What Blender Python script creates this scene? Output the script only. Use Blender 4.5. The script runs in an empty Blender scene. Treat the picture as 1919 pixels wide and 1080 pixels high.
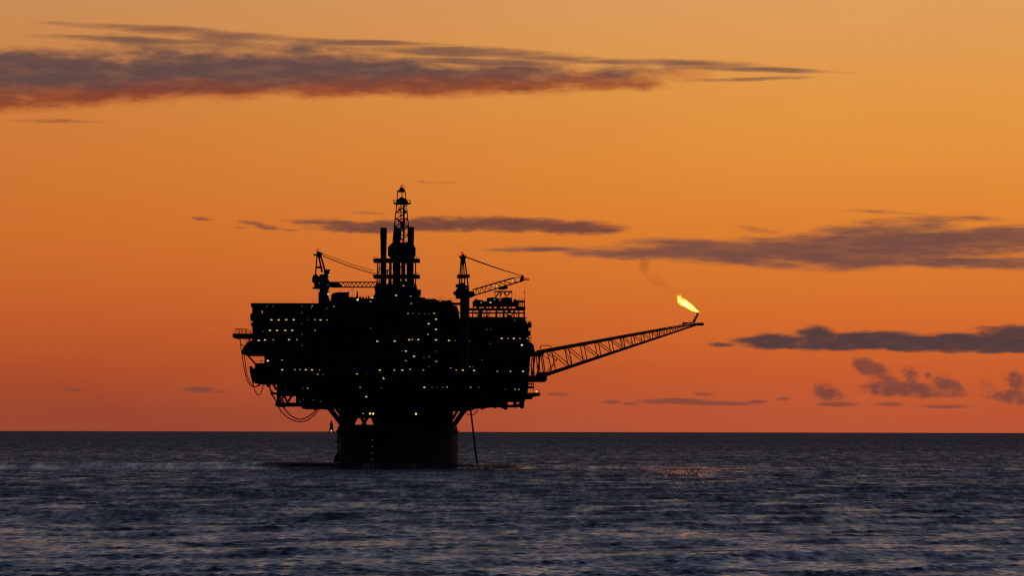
import bpy, bmesh, math, random
import numpy as np
from mathutils import Matrix, Vector, noise as mnoise

random.seed(7)
R = math.radians
scn = bpy.context.scene
col = scn.collection

# ------------------------------------------------------------------ camera
FPX = 10800.0                       # focal length in pixels of a 1919 px wide frame
D = 2000.0                          # metres from the camera to the platform
S = FPX / D                         # pixels per metre at the platform
CAMX, CAMH = (959.5 - 745) / S, 12.4
cam = bpy.data.objects.new('camera', bpy.data.cameras.new('camera'))
col.objects.link(cam)
cam.data.sensor_width = 36.0
cam.data.lens = FPX * 36.0 / 1919.0
cam.data.clip_start = 1.0
cam.data.clip_end = 200000.0
cam.matrix_world = (Matrix.Translation((CAMX, -D, CAMH)) @ Matrix.Rotation(R(90 + 1.427), 4, 'X')
                    @ Matrix.Rotation(R(0.115), 4, 'Z'))
scn.camera = cam
scn.view_settings.view_transform = 'Standard'
scn.view_settings.look = 'None'
scn.view_settings.exposure = 0.0
scn.view_settings.gamma = 1.0
scn.view_settings.use_curve_mapping = False
scn.cycles.use_denoising = False          # the denoiser smears the fine ripples of the sea
scn.cycles.filter_width = 1.2


def lin(r, g, b):
    f = lambda c: (c / 255 / 12.92) if c / 255 <= 0.04045 else ((c / 255 + 0.055) / 1.055) ** 2.4
    return (f(r), f(g), f(b), 1.0)


# ------------------------------------------------------------------ sky
world = bpy.data.worlds.new("World")
scn.world = world
world.use_nodes = True
nt = world.node_tree
nt.nodes.clear()


class Nodes:
    def __init__(s, tree):
        s.t = tree

    def new(s, kind, **kw):
        n = s.t.nodes.new(kind)
        for k, v in kw.items():
            setattr(n, k, v)
        return n

    def put(s, sock, v):
        if isinstance(v, bpy.types.NodeSocket):
            s.t.links.new(v, sock)
        else:
            sock.default_value = v

    def math(s, op, a, b=0.0, c=0.0, clamp=False):
        n = s.new('ShaderNodeMath', operation=op, use_clamp=clamp)
        for i, v in enumerate((a, b, c)):
            s.put(n.inputs[i], v)
        return n.outputs[0]

    def vec(s, op, a, b=None, c=None):
        n = s.new('ShaderNodeVectorMath', operation=op)
        for i, v in enumerate((a, b, c)):
            if v is not None:
                s.put(n.inputs[i], v)
        return n.outputs['Value'] if op in ('LENGTH', 'DOT_PRODUCT', 'DISTANCE') else n.outputs['Vector']

    def noise(s, v, scale=1.0, detail=3.0, rough=0.5, color=False):
        n = s.new('ShaderNodeTexNoise')
        s.put(n.inputs['Vector'], v)
        n.inputs['Scale'].default_value = scale
        n.inputs['Detail'].default_value = detail
        n.inputs['Roughness'].default_value = rough
        return n.outputs['Color' if color else 0]

    def smooth(s, v, lo, hi):
        n = s.new('ShaderNodeMapRange', interpolation_type='SMOOTHSTEP')
        s.put(n.inputs[0], v)
        n.inputs[1].default_value = lo
        n.inputs[2].default_value = hi
        return n.outputs[0]

    def mix(s, f, a, b):
        n = s.new('ShaderNodeMix', data_type='RGBA')
        s.put(n.inputs['Factor'], f)
        s.put(n.inputs[6], a)
        s.put(n.inputs[7], b)
        return n.outputs[2]

    def ramp(s, f, stops, mode='LINEAR'):
        n = s.new('ShaderNodeValToRGB')
        cr = n.color_ramp
        cr.interpolation = mode
        while len(cr.elements) < len(stops):
            cr.elements.new(0.5)
        for e, (p, c) in zip(cr.elements, stops):
            e.position = p
            e.color = c
        s.put(n.inputs[0], f)
        return n.outputs[0]


W = Nodes(nt)
geo = W.new('ShaderNodeTexCoord').outputs['Generated']
sep = W.new('ShaderNodeSeparateXYZ')
W.put(sep.inputs[0], geo)
el = W.math('ARCSINE', sep.outputs[2])
az = W.math('ARCTAN2', sep.outputs[0], sep.outputs[1])           # 0 = straight ahead, + = right
u = W.math('MULTIPLY_ADD', az, FPX, 959.5)
v = W.math('MULTIPLY_ADD', el, -FPX, 809.0)
cmb = W.new('ShaderNodeCombineXYZ')
W.put(cmb.inputs[0], u)
W.put(cmb.inputs[1], v)
P = cmb.outputs[0]
t = W.math('SQRT', W.math('DIVIDE', el, math.pi / 2, clamp=True), clamp=True)
deg = lambda e: math.sqrt(max(e, 0) / 90)
pel = lambda py: deg((809 - py) / FPX * 57.2958)
HIGH = [(deg(6.5), lin(172, 146, 122)), (deg(9.5), lin(128, 125, 127)), (deg(14), lin(88, 106, 131)), (deg(22), lin(70, 92, 122)),
        (deg(36), lin(50, 70, 102)), (1.0, lin(27, 40, 66))]
left = W.ramp(t, [(0.0, lin(147, 66, 48)), (pel(770), lin(150, 67, 46)), (pel(700), lin(171, 75, 41)), (pel(600), lin(190, 90, 42)),
                  (pel(450), lin(205, 109, 44)), (pel(300), lin(207, 119, 52)), (pel(170), lin(206, 128, 62)),
                  (pel(0), lin(200, 140, 86))] + HIGH)
right = W.ramp(t, [(0.0, lin(183, 82, 54)), (pel(770), lin(186, 84, 52)), (pel(700), lin(198, 90, 44)), (pel(600), lin(212, 107, 44)),
                   (pel(450), lin(222, 126, 46)), (pel(300), lin(227, 144, 58)), (pel(170), lin(227, 153, 70)),
                   (pel(0), lin(222, 160, 94))] + HIGH)
back = W.ramp(t, [(0.0, lin(22, 27, 40)), (deg(6), lin(25, 30, 44)), (deg(25), lin(22, 29, 47)), (1.0, lin(28, 37, 57))])
sky = W.mix(W.smooth(u, -150.0, 1750.0), left, right)
mott = W.noise(W.vec('MULTIPLY', P, (0.002, 0.006, 0.0)), 1.0, 3.0)
sky = W.mix(W.math('MULTIPLY', W.smooth(mott, 0.35, 0.75), 0.10), sky, lin(212, 112, 62))
away = W.smooth(W.math('ABSOLUTE', W.math('SUBTRACT', az, R(8))), R(25), R(120))
sky = W.mix(away, sky, back)


def cloud_layer(base, blobs, core, edge, nscale, namp, soft, warp=(30, 6), detail=4.0, maxa=1.0, seed=0.0, bias=0.16, streak=0.55):
    """A bank of cloud: soft ellipses (u, v, half width, half height, weight, tilt) broken up by noise."""
    off = W.vec('ADD', P, (seed * 731.0, seed * 389.0, seed * 57.0))
    wn = W.noise(W.vec('MULTIPLY', off, (nscale[0] * 0.6, nscale[1] * 0.6, 1.0)), 1.0, 4.0, 0.6, True)
    p = W.vec('ADD', P, W.vec('MULTIPLY', W.vec('SUBTRACT', wn, (0.5, 0.5, 0.5)), (warp[0] * 2, warp[1] * 2, 0.0)))
    F = None
    for (cu, cv, a, b, w, tilt) in blobs:
        q = p
        if tilt:
            sh = W.vec('DOT_PRODUCT', p, (-tilt / b, 1.0 / b, 0.0))
            n = W.new('ShaderNodeCombineXYZ')
            W.put(n.inputs[0], W.math('MULTIPLY_ADD', W.vec('DOT_PRODUCT', p, (1.0, 0.0, 0.0)), 1.0 / a, -cu / a))
            W.put(n.inputs[1], W.math('ADD', sh, -(cv - tilt * cu) / b))
            q = n.outputs[0]
        else:
            q = W.vec('MULTIPLY_ADD', p, (1.0 / a, 1.0 / b, 0.0), (-cu / a, -cv / b, 0.0))
        f = W.math('MULTIPLY_ADD', W.vec('DOT_PRODUCT', q, q), -w, w)
        F = f if F is None else W.math('MAXIMUM', F, f)
    n1 = W.noise(W.vec('MULTIPLY', off, (nscale[0], nscale[1], 1.0)), 1.0, detail + 2.0, 0.62)
    dens = W.math('MULTIPLY_ADD', W.math('SUBTRACT', n1, 0.5), namp * 2.0, F)
    dens = W.math('ADD', dens, bias)
    al = W.smooth(dens, 0.0, soft)
    c = W.mix(W.smooth(dens, soft * 0.3, soft * 1.25), edge, core)
    n2 = W.noise(W.vec('MULTIPLY', off, (nscale[0] * 1.3, nscale[1] * 1.7, 1.0)), 1.0, 6.0, 0.6)
    c = W.mix(W.math('MULTIPLY', W.smooth(n2, .42, .72), streak), c, edge)
    return W.mix(W.math('MULTIPLY', al, maxa), base, c)


# long bank at the upper left: grey body, reddened along its underside
vv = W.math('ADD', W.math('MULTIPLY_ADD', u, 0.03, v), W.math('MULTIPLY', W.math('SUBTRACT', W.noise(W.vec('MULTIPLY', P, (.009, .03, 0.0)), 1.0, 4.0, .6), .5), 50.0))
tint = W.smooth(vv, 152.0, 194.0)
sky = cloud_layer(sky, [(-170, 154, 520, 66, 1.7, 0), (120, 150, 340, 60, 1.7, 0), (390, 140, 320, 56, 1.7, 0), (640, 142, 320, 48, 1.6, 0),
                        (800, 150, 230, 40, 1.4, 0), (960, 146, 210, 34, 1.2, 0), (1130, 150, 150, 25, 1.0, 0), (1215, 138, 110, 28, .5, 0), (450, 92, 360, 26, .7, .03)],
                  W.mix(tint, lin(88, 68, 70), lin(128, 60, 46)), W.mix(tint, lin(136, 92, 70), lin(172, 90, 50)), (.0085, .03), 1.25, 1.25, (26, 10), 4.0, .95, 2.0)
sky = cloud_layer(sky, [(250, 77, 190, 8, .9, .035), (350, 62, 230, 11, .8, .06), (640, 79, 230, 7, .8, .03), (880, 98, 210, 13, 1.0, .03),
                        (1030, 108, 130, 9, .8, .03), (1200, 116, 230, 8, .7, .02), (1420, 130, 190, 6, .75, .03), (1400, 147, 120, 5, .55, -.02), (900, 116, 170, 9, .9, .02),
                        (220, 52, 160, 6, .5, .03), (1330, 120, 120, 10, .45, .02)],
                  lin(112, 80, 72), lin(150, 98, 68), (.007, .05), .9, 1.0, (40, 4), 4.0, .85, 3.0)
# thin middle bank behind the derrick
sky = cloud_layer(sky, [(700, 428, 150, 11, 1.0, 0), (850, 420, 120, 17, 1.0, 0), (960, 422, 150, 17, 1.1, .02), (1085, 428, 110, 14, 1.1, 0), (770, 424, 110, 13, 1.2, 0), (620, 420, 90, 7, .8, .05),
                        (600, 415, 60, 5, .6, 0)],
                  lin(108, 66, 58), lin(136, 80, 56), (.018, .075), 1.0, 1.0, (26, 6), 5.0, .95, 4.0)
sky = cloud_layer(sky, [(378, 412, 26, 5, .9, .1), (470, 419, 34, 5, .8, .1), (500, 427, 30, 6, .9, .1), (823, 342, 44, 3, .5, .03), (700, 400, 44, 4, .5, 0), (545, 433, 24, 3, .5, .05), (448, 429, 16, 3, .4, 0), (890, 452, 24, 3, .35, 0)],
                  lin(116, 70, 58), lin(146, 86, 56), (.03, .16), 1.1, 1.1, (12, 3), 5.0, .9, 4.5, bias=.05)
# broad bank at the right
sky = cloud_layer(sky, [(1010, 468, 150, 7, .9, 0), (1160, 477, 150, 13, 1.0, .05), (1330, 462, 210, 17, 1.0, 0), (1400, 488, 260, 13, 1.0, .06),
                        (1560, 472, 290, 40, 1.4, 0), (1680, 425, 170, 22, 1.0, -.06), (1750, 455, 290, 34, 1.3, 0), (1330, 476, 300, 22, 1.1, .03), (1900, 440, 180, 26, 1.0, -.03),
                        (1840, 492, 240, 15, 1.1, .02), (1430, 428, 60, 8, .6, .12), (2150, 470, 300, 34, 1.0, 0), (1660, 398, 80, 4, .5, .04),
                        (1830, 411, 90, 6, .55, .05), (855, 462, 50, 4, .45, .03)],
                  lin(110, 72, 66), lin(146, 90, 62), (.007, .045), 1.3, 1.1, (40, 7), 5.0, .95, 5.0, bias=.1, streak=.8)
# dark flat-based bank lower at the right
sky = cloud_layer(sky, [(1740, 642, 360, 17, 1.4, 0), (1445, 640, 80, 17, 1.1, 0), (1530, 636, 48, 26, 1.1, 0), (1640, 638, 140, 21, 1.1, 0), (1790, 640, 130, 20, 1.1, 0),
                        (1905, 634, 110, 29, 1.1, 0), (1560, 648, 200, 9, 1.0, 0), (1870, 655, 60, 8, .8, 0), (1355, 645, 34, 5, .6, 0),
                        (2080, 636, 180, 30, 1.0, 0), (1780, 657, 60, 5, .6, 0)],
                  lin(74, 58, 60), lin(104, 66, 56), (.016, .06), .9, .9, (18, 7), 5.0, .97, 6.0)
# small ragged cumulus
sky = cloud_layer(sky, [(1630, 690, 40, 23, 1.5, .25), (1658, 708, 38, 20, 1.3, .5), (1690, 728, 92, 17, 1.6, 0), (1706, 706, 18, 26, 1.2, .3),
                        (1774, 721, 34, 19, 1.4, .2), (1735, 738, 95, 10, 1.2, 0), (1552, 735, 36, 17, 1.5, .2), (1536, 727, 18, 16, 1.2, 0),
                        (1735, 700, 11, 10, .7, 0), (1895, 742, 48, 16, 1.3, 0), (1903, 716, 26, 27, 1.2, .2), (1850, 728, 18, 14, .6, .3),
                        (1845, 743, 20, 6, .7, 0), (1950, 735, 40, 26, .8, 0)],
                  lin(114, 66, 58), lin(146, 76, 55), (.042, .055), 1.5, 1.35, (14, 11), 6.0, .88, 7.0, bias=.1, streak=.4)
# thin streaks just over the horizon
sky = cloud_layer(sky, [(1270, 753, 85, 7, 1.0, .02), (1330, 756, 110, 5, 1.0, .01), (1418, 753, 26, 4, .8, 0), (1147, 753, 24, 4, .8, 0),
                        (1320, 739, 24, 4, .6, 0), (1467, 747, 18, 4, .7, 0), (1570, 757, 50, 5, .85, 0), (1667, 757, 30, 5, .7, 0),
                        (1770, 761, 55, 5, .85, -.02), (1048, 740, 26, 4, .7, 0), (373, 732, 36, 7, 1.0, 0), (410, 735, 24, 3, .5, 0),
                        (137, 733, 24, 4, .7, 0), (187, 746, 18, 3, .45, 0), (1180, 757, 18, 3, .6, 0), (110, 231, 90, 5, .4, 0),
                        (-260, 740, 120, 6, .8, 0), (2130, 757, 130, 6, .8, 0), (2400, 700, 160, 18, .9, 0), (-700, 420, 260, 16, .9, .02)],
                  lin(118, 68, 62), lin(142, 72, 54), (.018, .08), .6, .9, (8, 3), 4.0, .8, 8.0)
bg = W.new('ShaderNodeBackground')
W.put(bg.inputs[0], sky)
bg.inputs[1].default_value = 1.0
W.put(W.new('ShaderNodeOutputWorld').inputs[0], bg.outputs[0])


# ------------------------------------------------------------------ materials
def principled(name, base, rough=0.6, metal=0.0, var=0.35, scale=0.6):
    m = bpy.data.materials.new(name)
    m.use_nodes = True
    n = Nodes(m.node_tree)
    b = m.node_tree.nodes['Principled BSDF']
    pos = n.new('ShaderNodeNewGeometry').outputs['Position']
    f = n.noise(n.vec('MULTIPLY', pos, (1.0, 1.0, 0.35)), scale, 5.0, 0.6)
    lo = tuple(c * (1 - var) for c in base) + (1,)
    hi = tuple(min(c * (1 + var), 1) for c in base) + (1,)
    n.put(b.inputs['Base Color'], n.mix(n.smooth(f, 0.3, 0.7), lo, hi))
    b.inputs['Roughness'].default_value = rough
    b.inputs['Metallic'].default_value = metal
    return m


def glow(name, color, strength):
    m = bpy.data.materials.new(name)
    m.use_nodes = True
    m.node_tree.nodes.clear()
    n = Nodes(m.node_tree)
    e = n.new('ShaderNodeEmission')
    e.inputs[0].default_value = color
    e.inputs[1].default_value = strength
    n.put(n.new('ShaderNodeOutputMaterial').inputs[0], e.outputs[0])
    return m


M = dict(
    steel=principled('weathered_steel', (0.045, 0.045, 0.05), 0.7),
    paint=principled('grey_paint', (0.07, 0.07, 0.075), 0.65),
    rust=principled('rusty_steel', (0.07, 0.035, 0.022), 0.8),
    concrete=principled('wet_concrete', (0.055, 0.053, 0.052), 0.85, 0.0, 0.25, 0.15),
    pipe=principled('pipe_steel', (0.06, 0.06, 0.06), 0.55),
    rubber=principled('black_rubber', (0.02, 0.018, 0.018), 0.8),
)
LAMP = dict(
    b=glow('lamp_bright', (1.0, 0.69, 0.33, 1), .82),
    w=glow('lamp_warm', (1.0, 0.70, 0.42, 1), 0.34),
    d=glow('lamp_dim', (1.0, 0.70, 0.52, 1), 0.06),
    y=glow('lamp_yellow', (1.0, 0.58, 0.14, 1), 0.85),
    W=glow('lamp_white', (1.0, 0.88, 0.80, 1), 1.0),
    o=glow('lamp_orange', (1.0, 0.40, 0.13, 1), 0.4),
    H=glow('lamp_flood', (1.0, 0.50, 0.17, 1), 1.5),
    r=glow('lamp_red', (1.0, 0.05, 0.03, 1), .8),
)

# water
wm = bpy.data.materials.new('sea_water')
wm.use_nodes = True
n = Nodes(wm.node_tree)
b = wm.node_tree.nodes['Principled BSDF']
b.inputs['Base Color'].default_value = (0.006, 0.016, 0.027, 1)
b.inputs['IOR'].default_value = 1.333
at = n.new('ShaderNodeAttribute', attribute_name='ripple')           # roughness of the waves too small for the mesh
# cat's-paws: small patches of rippled and of smoother water
pos = n.new('ShaderNodeNewGeometry').outputs['Position']
paws = n.math('ADD', n.noise(n.vec('MULTIPLY', pos, (.75, .075, 0.0)), 1.0, 3.0, .6), n.noise(n.vec('MULTIPLY', pos, (.17, .009, 0.0)), 1.0, 3.0, .6))
n.put(b.inputs['Roughness'], n.math('MULTIPLY', at.outputs['Fac'], n.math('MULTIPLY_ADD', n.smooth(paws, .75, 1.25), .62, .68), clamp=True))
M['sea'] = wm


# ------------------------------------------------------------------ mesh helpers
def X(px): return (px - 745.0) / S
def Z(py): return (875.0 - py) / S


YREF = 'front'
rig = 0


class MB:
    def __init__(s):
        s.v, s.f, s.m = [], [], []

    def add(s, vs, fs, mi=0):
        o = len(s.v)
        s.v += [tuple(p) for p in vs]
        s.f += [tuple(i + o for i in f) for f in fs]
        s.m += [mi] * len(fs)
        return s

    def box(s, x0, y0, z0, x1, y1, z1, mi=0):
        x0, x1 = min(x0, x1), max(x0, x1)
        y0, y1 = min(y0, y1), max(y0, y1)
        z0, z1 = min(z0, z1), max(z0, z1)
        vs = [(x0, y0, z0), (x1, y0, z0), (x1, y1, z0), (x0, y1, z0), (x0, y0, z1), (x1, y0, z1), (x1, y1, z1), (x0, y1, z1)]
        return s.add(vs, [(3, 2, 1, 0), (4, 5, 6, 7), (0, 1, 5, 4), (1, 2, 6, 5), (2, 3, 7, 6), (3, 0, 4, 7)], mi)

    def pbox(s, px0, py0, px1, py1, y0, y1, mi=0):
        return s.box(X(px0), y0, Z(py1), X(px1), y1, Z(py0), mi)

    def prism(s, poly, y0, y1):
        """A front outline in photo pixels (clockwise on screen), given depth from y0 to y1."""
        pts = [(X(a), Z(c)) for a, c in poly]
        area = sum(pts[i][0] * pts[(i + 1) % len(pts)][1] - pts[(i + 1) % len(pts)][0] * pts[i][1] for i in range(len(pts)))
        if area < 0:
            pts = pts[::-1]
        k = len(pts)
        vs = [(x, y0, z) for x, z in pts] + [(x, y1, z) for x, z in pts]
        fs = [tuple(range(k)), tuple(range(2 * k - 1, k - 1, -1))]
        fs += [(j, i, i + k, j + k) for i in range(k) for j in [(i + 1) % k]]
        return s.add(vs, fs)

    def beam(s, p, q, r, sides=6, r2=None):
        p, q = Vector(p), Vector(q)
        d = (q - p)
        if d.length < 1e-6:
            return s
        d.normalize()
        a = d.cross(Vector((0, 1, 0)) if abs(d.y) < 0.9 else Vector((1, 0, 0))).normalized()
        c = d.cross(a)
        r2 = r if r2 is None else r2
        vs = []
        for (o, rr) in ((p, r), (q, r2)):
            for k in range(sides):
                an = 2 * math.pi * (k + 0.5) / sides
                vs.append(o + a * (rr * math.cos(an)) + c * (rr * math.sin(an)))
        fs = [(k, k + sides, (k + 1) % sides + sides, (k + 1) % sides) for k in range(sides)]
        fs += [tuple(range(sides)), tuple(range(2 * sides - 1, sides - 1, -1))]
        return s.add(vs, fs)

    def tube(s, pts, r, sides=6):
        """One continuous tube along a polyline."""
        pts = [Vector(p) for p in pts]
        vs, fs = [], []
        for i, p in enumerate(pts):
            d = (pts[min(i + 1, len(pts) - 1)] - pts[max(i - 1, 0)]).normalized()
            a = d.cross(Vector((0, 1, 0)) if abs(d.y) < 0.9 else Vector((1, 0, 0))).normalized()
            c = d.cross(a)
            rr = r[i] if isinstance(r, (list, tuple)) else r
            for k in range(sides):
                an = 2 * math.pi * k / sides
                vs.append(p + a * (rr * math.cos(an)) + c * (rr * math.sin(an)))
        for i in range(len(pts) - 1):
            for k in range(sides):
                k2 = (k + 1) % sides
                fs.append((i * sides + k, (i + 1) * sides + k, (i + 1) * sides + k2, i * sides + k2))
        fs += [tuple(range(sides)), tuple(range(len(pts) * sides - 1, (len(pts) - 1) * sides - 1, -1))]
        return s.add(vs, fs)

    def lathe(s, x, y, prof, sides=32):
        vs, fs = [], []
        for (r, z) in prof:
            for k in range(sides):
                an = 2 * math.pi * k / sides
                vs.append((x + r * math.cos(an), y + r * math.sin(an), z))
        for i in range(len(prof) - 1):
            for k in range(sides):
                k2 = (k + 1) % sides
                fs.append((i * sides + k, i * sides + k2, (i + 1) * sides + k2, (i + 1) * sides + k))
        fs += [tuple(range(sides - 1, -1, -1)), tuple(range((len(prof) - 1) * sides, len(prof) * sides))]
        return s.add(vs, fs)

    def mesh(s, name, mats, smooth=False):
        me = bpy.data.meshes.new(name)
        me.from_pydata(s.v, [], s.f)
        for m in (mats if isinstance(mats, (list, tuple)) else [mats]):
            me.materials.append(m)
        me.polygons.foreach_set('material_index', s.m)
        bm = bmesh.new()
        bm.from_mesh(me)
        bmesh.ops.recalc_face_normals(bm, faces=bm.faces[:])
        bm.to_mesh(me)
        bm.free()
        if smooth:
            me.polygons.foreach_set('use_smooth', [True] * len(me.polygons))
        me.update()
        return me

    def build(s, name, mats, parent=None, smooth=False, kind=None, label=None):
        # px sizes were read at 2000 m: a part whose front stands nearer or farther is that much smaller or larger
        if YREF is not None and parent is not rig:
            yr = min(p[1] for p in s.v) if YREF == 'front' else YREF
            k = (D + yr) / D
            s.v = [(CAMX + (p[0] - CAMX) * k, p[1], CAMH + (p[2] - CAMH) * k) for p in s.v]
        o = bpy.data.objects.new(name, s.mesh(name, mats, smooth))
        col.objects.link(o)
        if parent:
            o.parent = parent
            w = parent
            base = Vector((0, 0, 0))
            while w:
                base += w.location
                w = w.parent
            o.data.transform(Matrix.Translation(-base))
        if kind:
            o['kind'] = kind
        if label:
            o['label'] = label
        return o


def empty(name, loc, label, cat, group=None):
    o = bpy.data.objects.new(name, None)
    col.objects.link(o)
    o.location = loc
    tag(o, label, cat, group)
    return o


def tag(o, label, cat, group=None):
    o['label'] = label
    o['category'] = cat
    if group:
        o['group'] = group
    return o


# ------------------------------------------------------------------ sea
def build_sea():
    rng = np.random.default_rng(11)
    rad = [2.0, 60, 160, 260, 340, 390]
    while rad[-1] < 900: rad.append(rad[-1] + 0.36 + max(rad[-1] - 500, 0) / 400 * 0.3)
    while rad[-1] < 2300: rad.append(rad[-1] + 0.66 + (rad[-1] - 900) / 1400 * 1.7)
    while rad[-1] < 12000: rad.append(rad[-1] * 1.0034)
    rad += [14000, 18000, 24000, 34000, 50000, 75000, 110000]
    rad = np.array(rad)
    dense = np.linspace(-5.9, 5.9, 561)
    wide = np.array([-180, -150, -120, -90, -60, -40, -25, -16, -11, -8.5, -7.0, -6.2], float)
    azs = np.radians(np.concatenate([wide, dense, -wide[:0:-1]]))       # closes on itself at 180 degrees
    na, nr = len(azs), len(rad)
    A, Rr = np.meshgrid(azs, rad)
    x = CAMX + Rr * np.sin(A)
    y = -D + Rr * np.cos(A)
    drow = np.gradient(rad)[:, None] * np.ones((1, na))
    dcol = Rr * np.abs(np.gradient(azs))[None, :]
    z = np.zeros_like(x)
    comps = [(150, .2), (118, .2), (92, .18), (71, .14)]
    waves = [(lam, amp, rng.normal(0, .13)) for lam, amp in comps]
    for lam in np.concatenate([np.geomspace(46, 9, 18), np.geomspace(9, 2.6, 44), np.geomspace(2.6, 0.8, 70)]):
        lam *= rng.uniform(.96, 1.04)
        sl = np.interp(math.log(lam), [-.2, .0, .8, 1.1, 2.2, 3.8], [.026, .034, .032, .021, .010, .007]) * rng.uniform(.7, 1.3)
        waves.append((lam, sl * lam / (2 * math.pi), rng.normal(0.1, .35 if lam > 10 else (.7 if lam > 2.6 else .95))))
    # gusts: bands of stronger wind lie across the water with calmer lanes between
    yw = y + D + 60 * np.sin(x * 0.006 + 1) + 25 * np.sin(x * 0.021 + y * 0.004) + 10 * np.sin(x * 0.06 + y * 0.02)
    gust = np.full_like(x, 0.85)
    for c, wd, a in ((505, 40, .6), (620, 50, -.32), (740, 80, -.36), (880, 60, -.1), (1010, 80, -.12), (1250, 90, .16), (1480, 90, -.1), 
                     (2150, 70, -.15), (2500, 300, .25), (4200, 900, .4), (9000, 4000, .5)):
        gust += a * np.exp(-((yw - c) / wd) ** 2)
    for k in range(30):
        lx, ly = np.exp(rng.uniform(math.log(7), math.log(80))), np.exp(rng.uniform(math.log(14), math.log(130)))
        gust += 0.055 * np.sin(2 * math.pi * (x / lx * rng.choice([-1, 1]) * .7 + y / ly) + rng.uniform(0, 6.3))
    # two larger swells: one running past the platform, one close to the camera; smooth slicks lie on and behind the first
    c1 = y + 98 - 5 * np.sin(x * 0.02 + .6) - 2 * np.sin(x * 0.07)
    a1 = 1.7 * (0.35 + 0.65 * np.exp(-((x + 30) / 110) ** 2))
    gust = gust * (1 - .75 * np.exp(-((c1 + 16) / 17) ** 2) * a1 / 1.7)
    gust = np.maximum(gust, .42 - .2 * np.exp(-((c1 + 16) / 17) ** 2) * a1 / 1.7)
    gust = gust - .3 * np.exp(-((x - 101) / 13) ** 2 - ((y + 190) / 90) ** 2)
    c2 = y + D - 556 - 9 * np.sin(x * 0.07 + 1) - 5 * np.sin(x * 0.19)
    z += a1 * np.exp(-(c1 / np.where(c1 < 0, 16.0, 9.0)) ** 2) + 0.75 * (1 + .4 * np.sin(x * .12)) * np.exp(-(c2 / 12) ** 2)
    far = np.clip((Rr - 3500) / 4000, 0, 1)                              # no single gusts left to see far out
    gust = np.clip(gust, 0.22, 1.6) * (1 - far) + 1.7 * far
    lost = 2 * (0.012 * gust) ** 2
    ox, oy = np.zeros_like(x), np.zeros_like(x)
    for lam, amp, th in waves:
        k = 2 * math.pi / lam
        kx, ky = k * math.sin(th), -k * math.cos(th)
        ph = rng.uniform(0, 2 * math.pi)
        f1 = np.clip((lam / np.maximum(drow[:, :1] * abs(math.cos(th)), 1e-3) - 2.5) / 1.5, 0, 1)
        f2 = np.clip((lam / np.maximum(dcol * abs(math.sin(th)), 1e-3) - 2.5) / 1.5, 0, 1)
        fade = f1 * f2 * np.clip((14000 - Rr) / 9500, 0, 1)
        gg = gust if lam < 25 else 1.0
        lost += (1 - fade ** 2) * (amp * k * gg) ** 2                          # alpha^2 = 2 * slope variance
        rows = np.nonzero(f1[:, 0] > 0)[0]
        if not len(rows):
            continue
        r0, r1 = rows[0], rows[-1] + 1
        xs, ys = x[r0:r1], y[r0:r1]
        g = gust[r0:r1] if lam < 25 else 1.0
        sn = np.sin(kx * xs + ky * ys + ph)
        af = amp * g * fade[r0:r1]
        if lam < 9:                                                        # short seas come in groups
            ea, eb = rng.uniform(0, 6.3, 2)
            af = af * (1 + .95 * np.sin((xs * kx + ys * ky) * .21 + ea) * np.sin((xs * ky - ys * kx) * .33 / (.4 + abs(math.sin(th))) + eb)) ** 2 * .85
        z[r0:r1] += af * (sn + 0.15 * (sn * sn - 0.5))
        cs = np.cos(kx * xs + ky * ys + ph) * af * 0.9                     # crests sharpened, troughs flattened
        ox[r0:r1] += cs * kx / k
        oy[r0:r1] += cs * ky / k
    rough = np.clip(lost, 0.0, 0.28) ** 0.25
    co = np.stack([x + ox, y + oy, z], -1).reshape(-1, 3)
    i = np.arange(nr - 1)[:, None] * na
    j = np.arange(na - 1)[None, :]
    q = np.stack([i + j, i + j + 1, i + na + j + 1, i + na + j], -1).reshape(-1, 4)[:, ::-1]
    cap = np.arange(na - 1)                                              # closes the tiny hole below the camera
    nq = len(q)
    me = bpy.data.meshes.new('sea')
    me.vertices.add(len(co))
    me.vertices.foreach_set('co', co.ravel())
    me.loops.add(nq * 4)
    me.loops.foreach_set('vertex_index', q.ravel())
    me.polygons.add(nq)
    me.polygons.foreach_set('loop_start', np.arange(nq) * 4)
    me.polygons.foreach_set('loop_total', np.full(nq, 4))
    me.polygons.foreach_set('use_smooth', np.ones(nq, bool))
    me.materials.append(M['sea'])
    me.update(calc_edges=True)
    me.attributes.new('ripple', 'FLOAT', 'POINT').data.foreach_set('value', rough.ravel().astype(np.float32))
    o = bpy.data.objects.new('sea', me)
    col.objects.link(o)
    o['kind'] = 'structure'
    o['label'] = 'dark blue grey open sea with low swell under the sunset'
    return o


build_sea()

# ------------------------------------------------------------------ platform
plat = empty('oil_platform', (0, 0, 0), 'black silhouetted offshore oil platform on one thick concrete shaft, dotted with lamps', 'oil platform')
SOLID = []                                       # front faces, for hanging lamps on


def solid(name, poly, y0, y1, mat='steel'):
    if len(poly) == 2:
        (a, c), (d, e) = poly
        poly = [(a, c), (d, c), (d, e), (a, e)]
    SOLID.append((poly, y0))
    return MB().prism(poly, y0, y1).build(name, M[mat], plat)


def inside(poly, px, py):
    r = False
    for i in range(len(poly)):
        (x0, y0), (x1, y1) = poly[i], poly[i - 1]
        if (y0 > py) != (y1 > py) and px < (x1 - x0) * (py - y0) / (y1 - y0) + x0:
            r = not r
    return r


def front(px, py):
    ys = [y0 for poly, y0 in SOLID if inside(poly, px, py)]
    return min(ys) if ys else None


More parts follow.
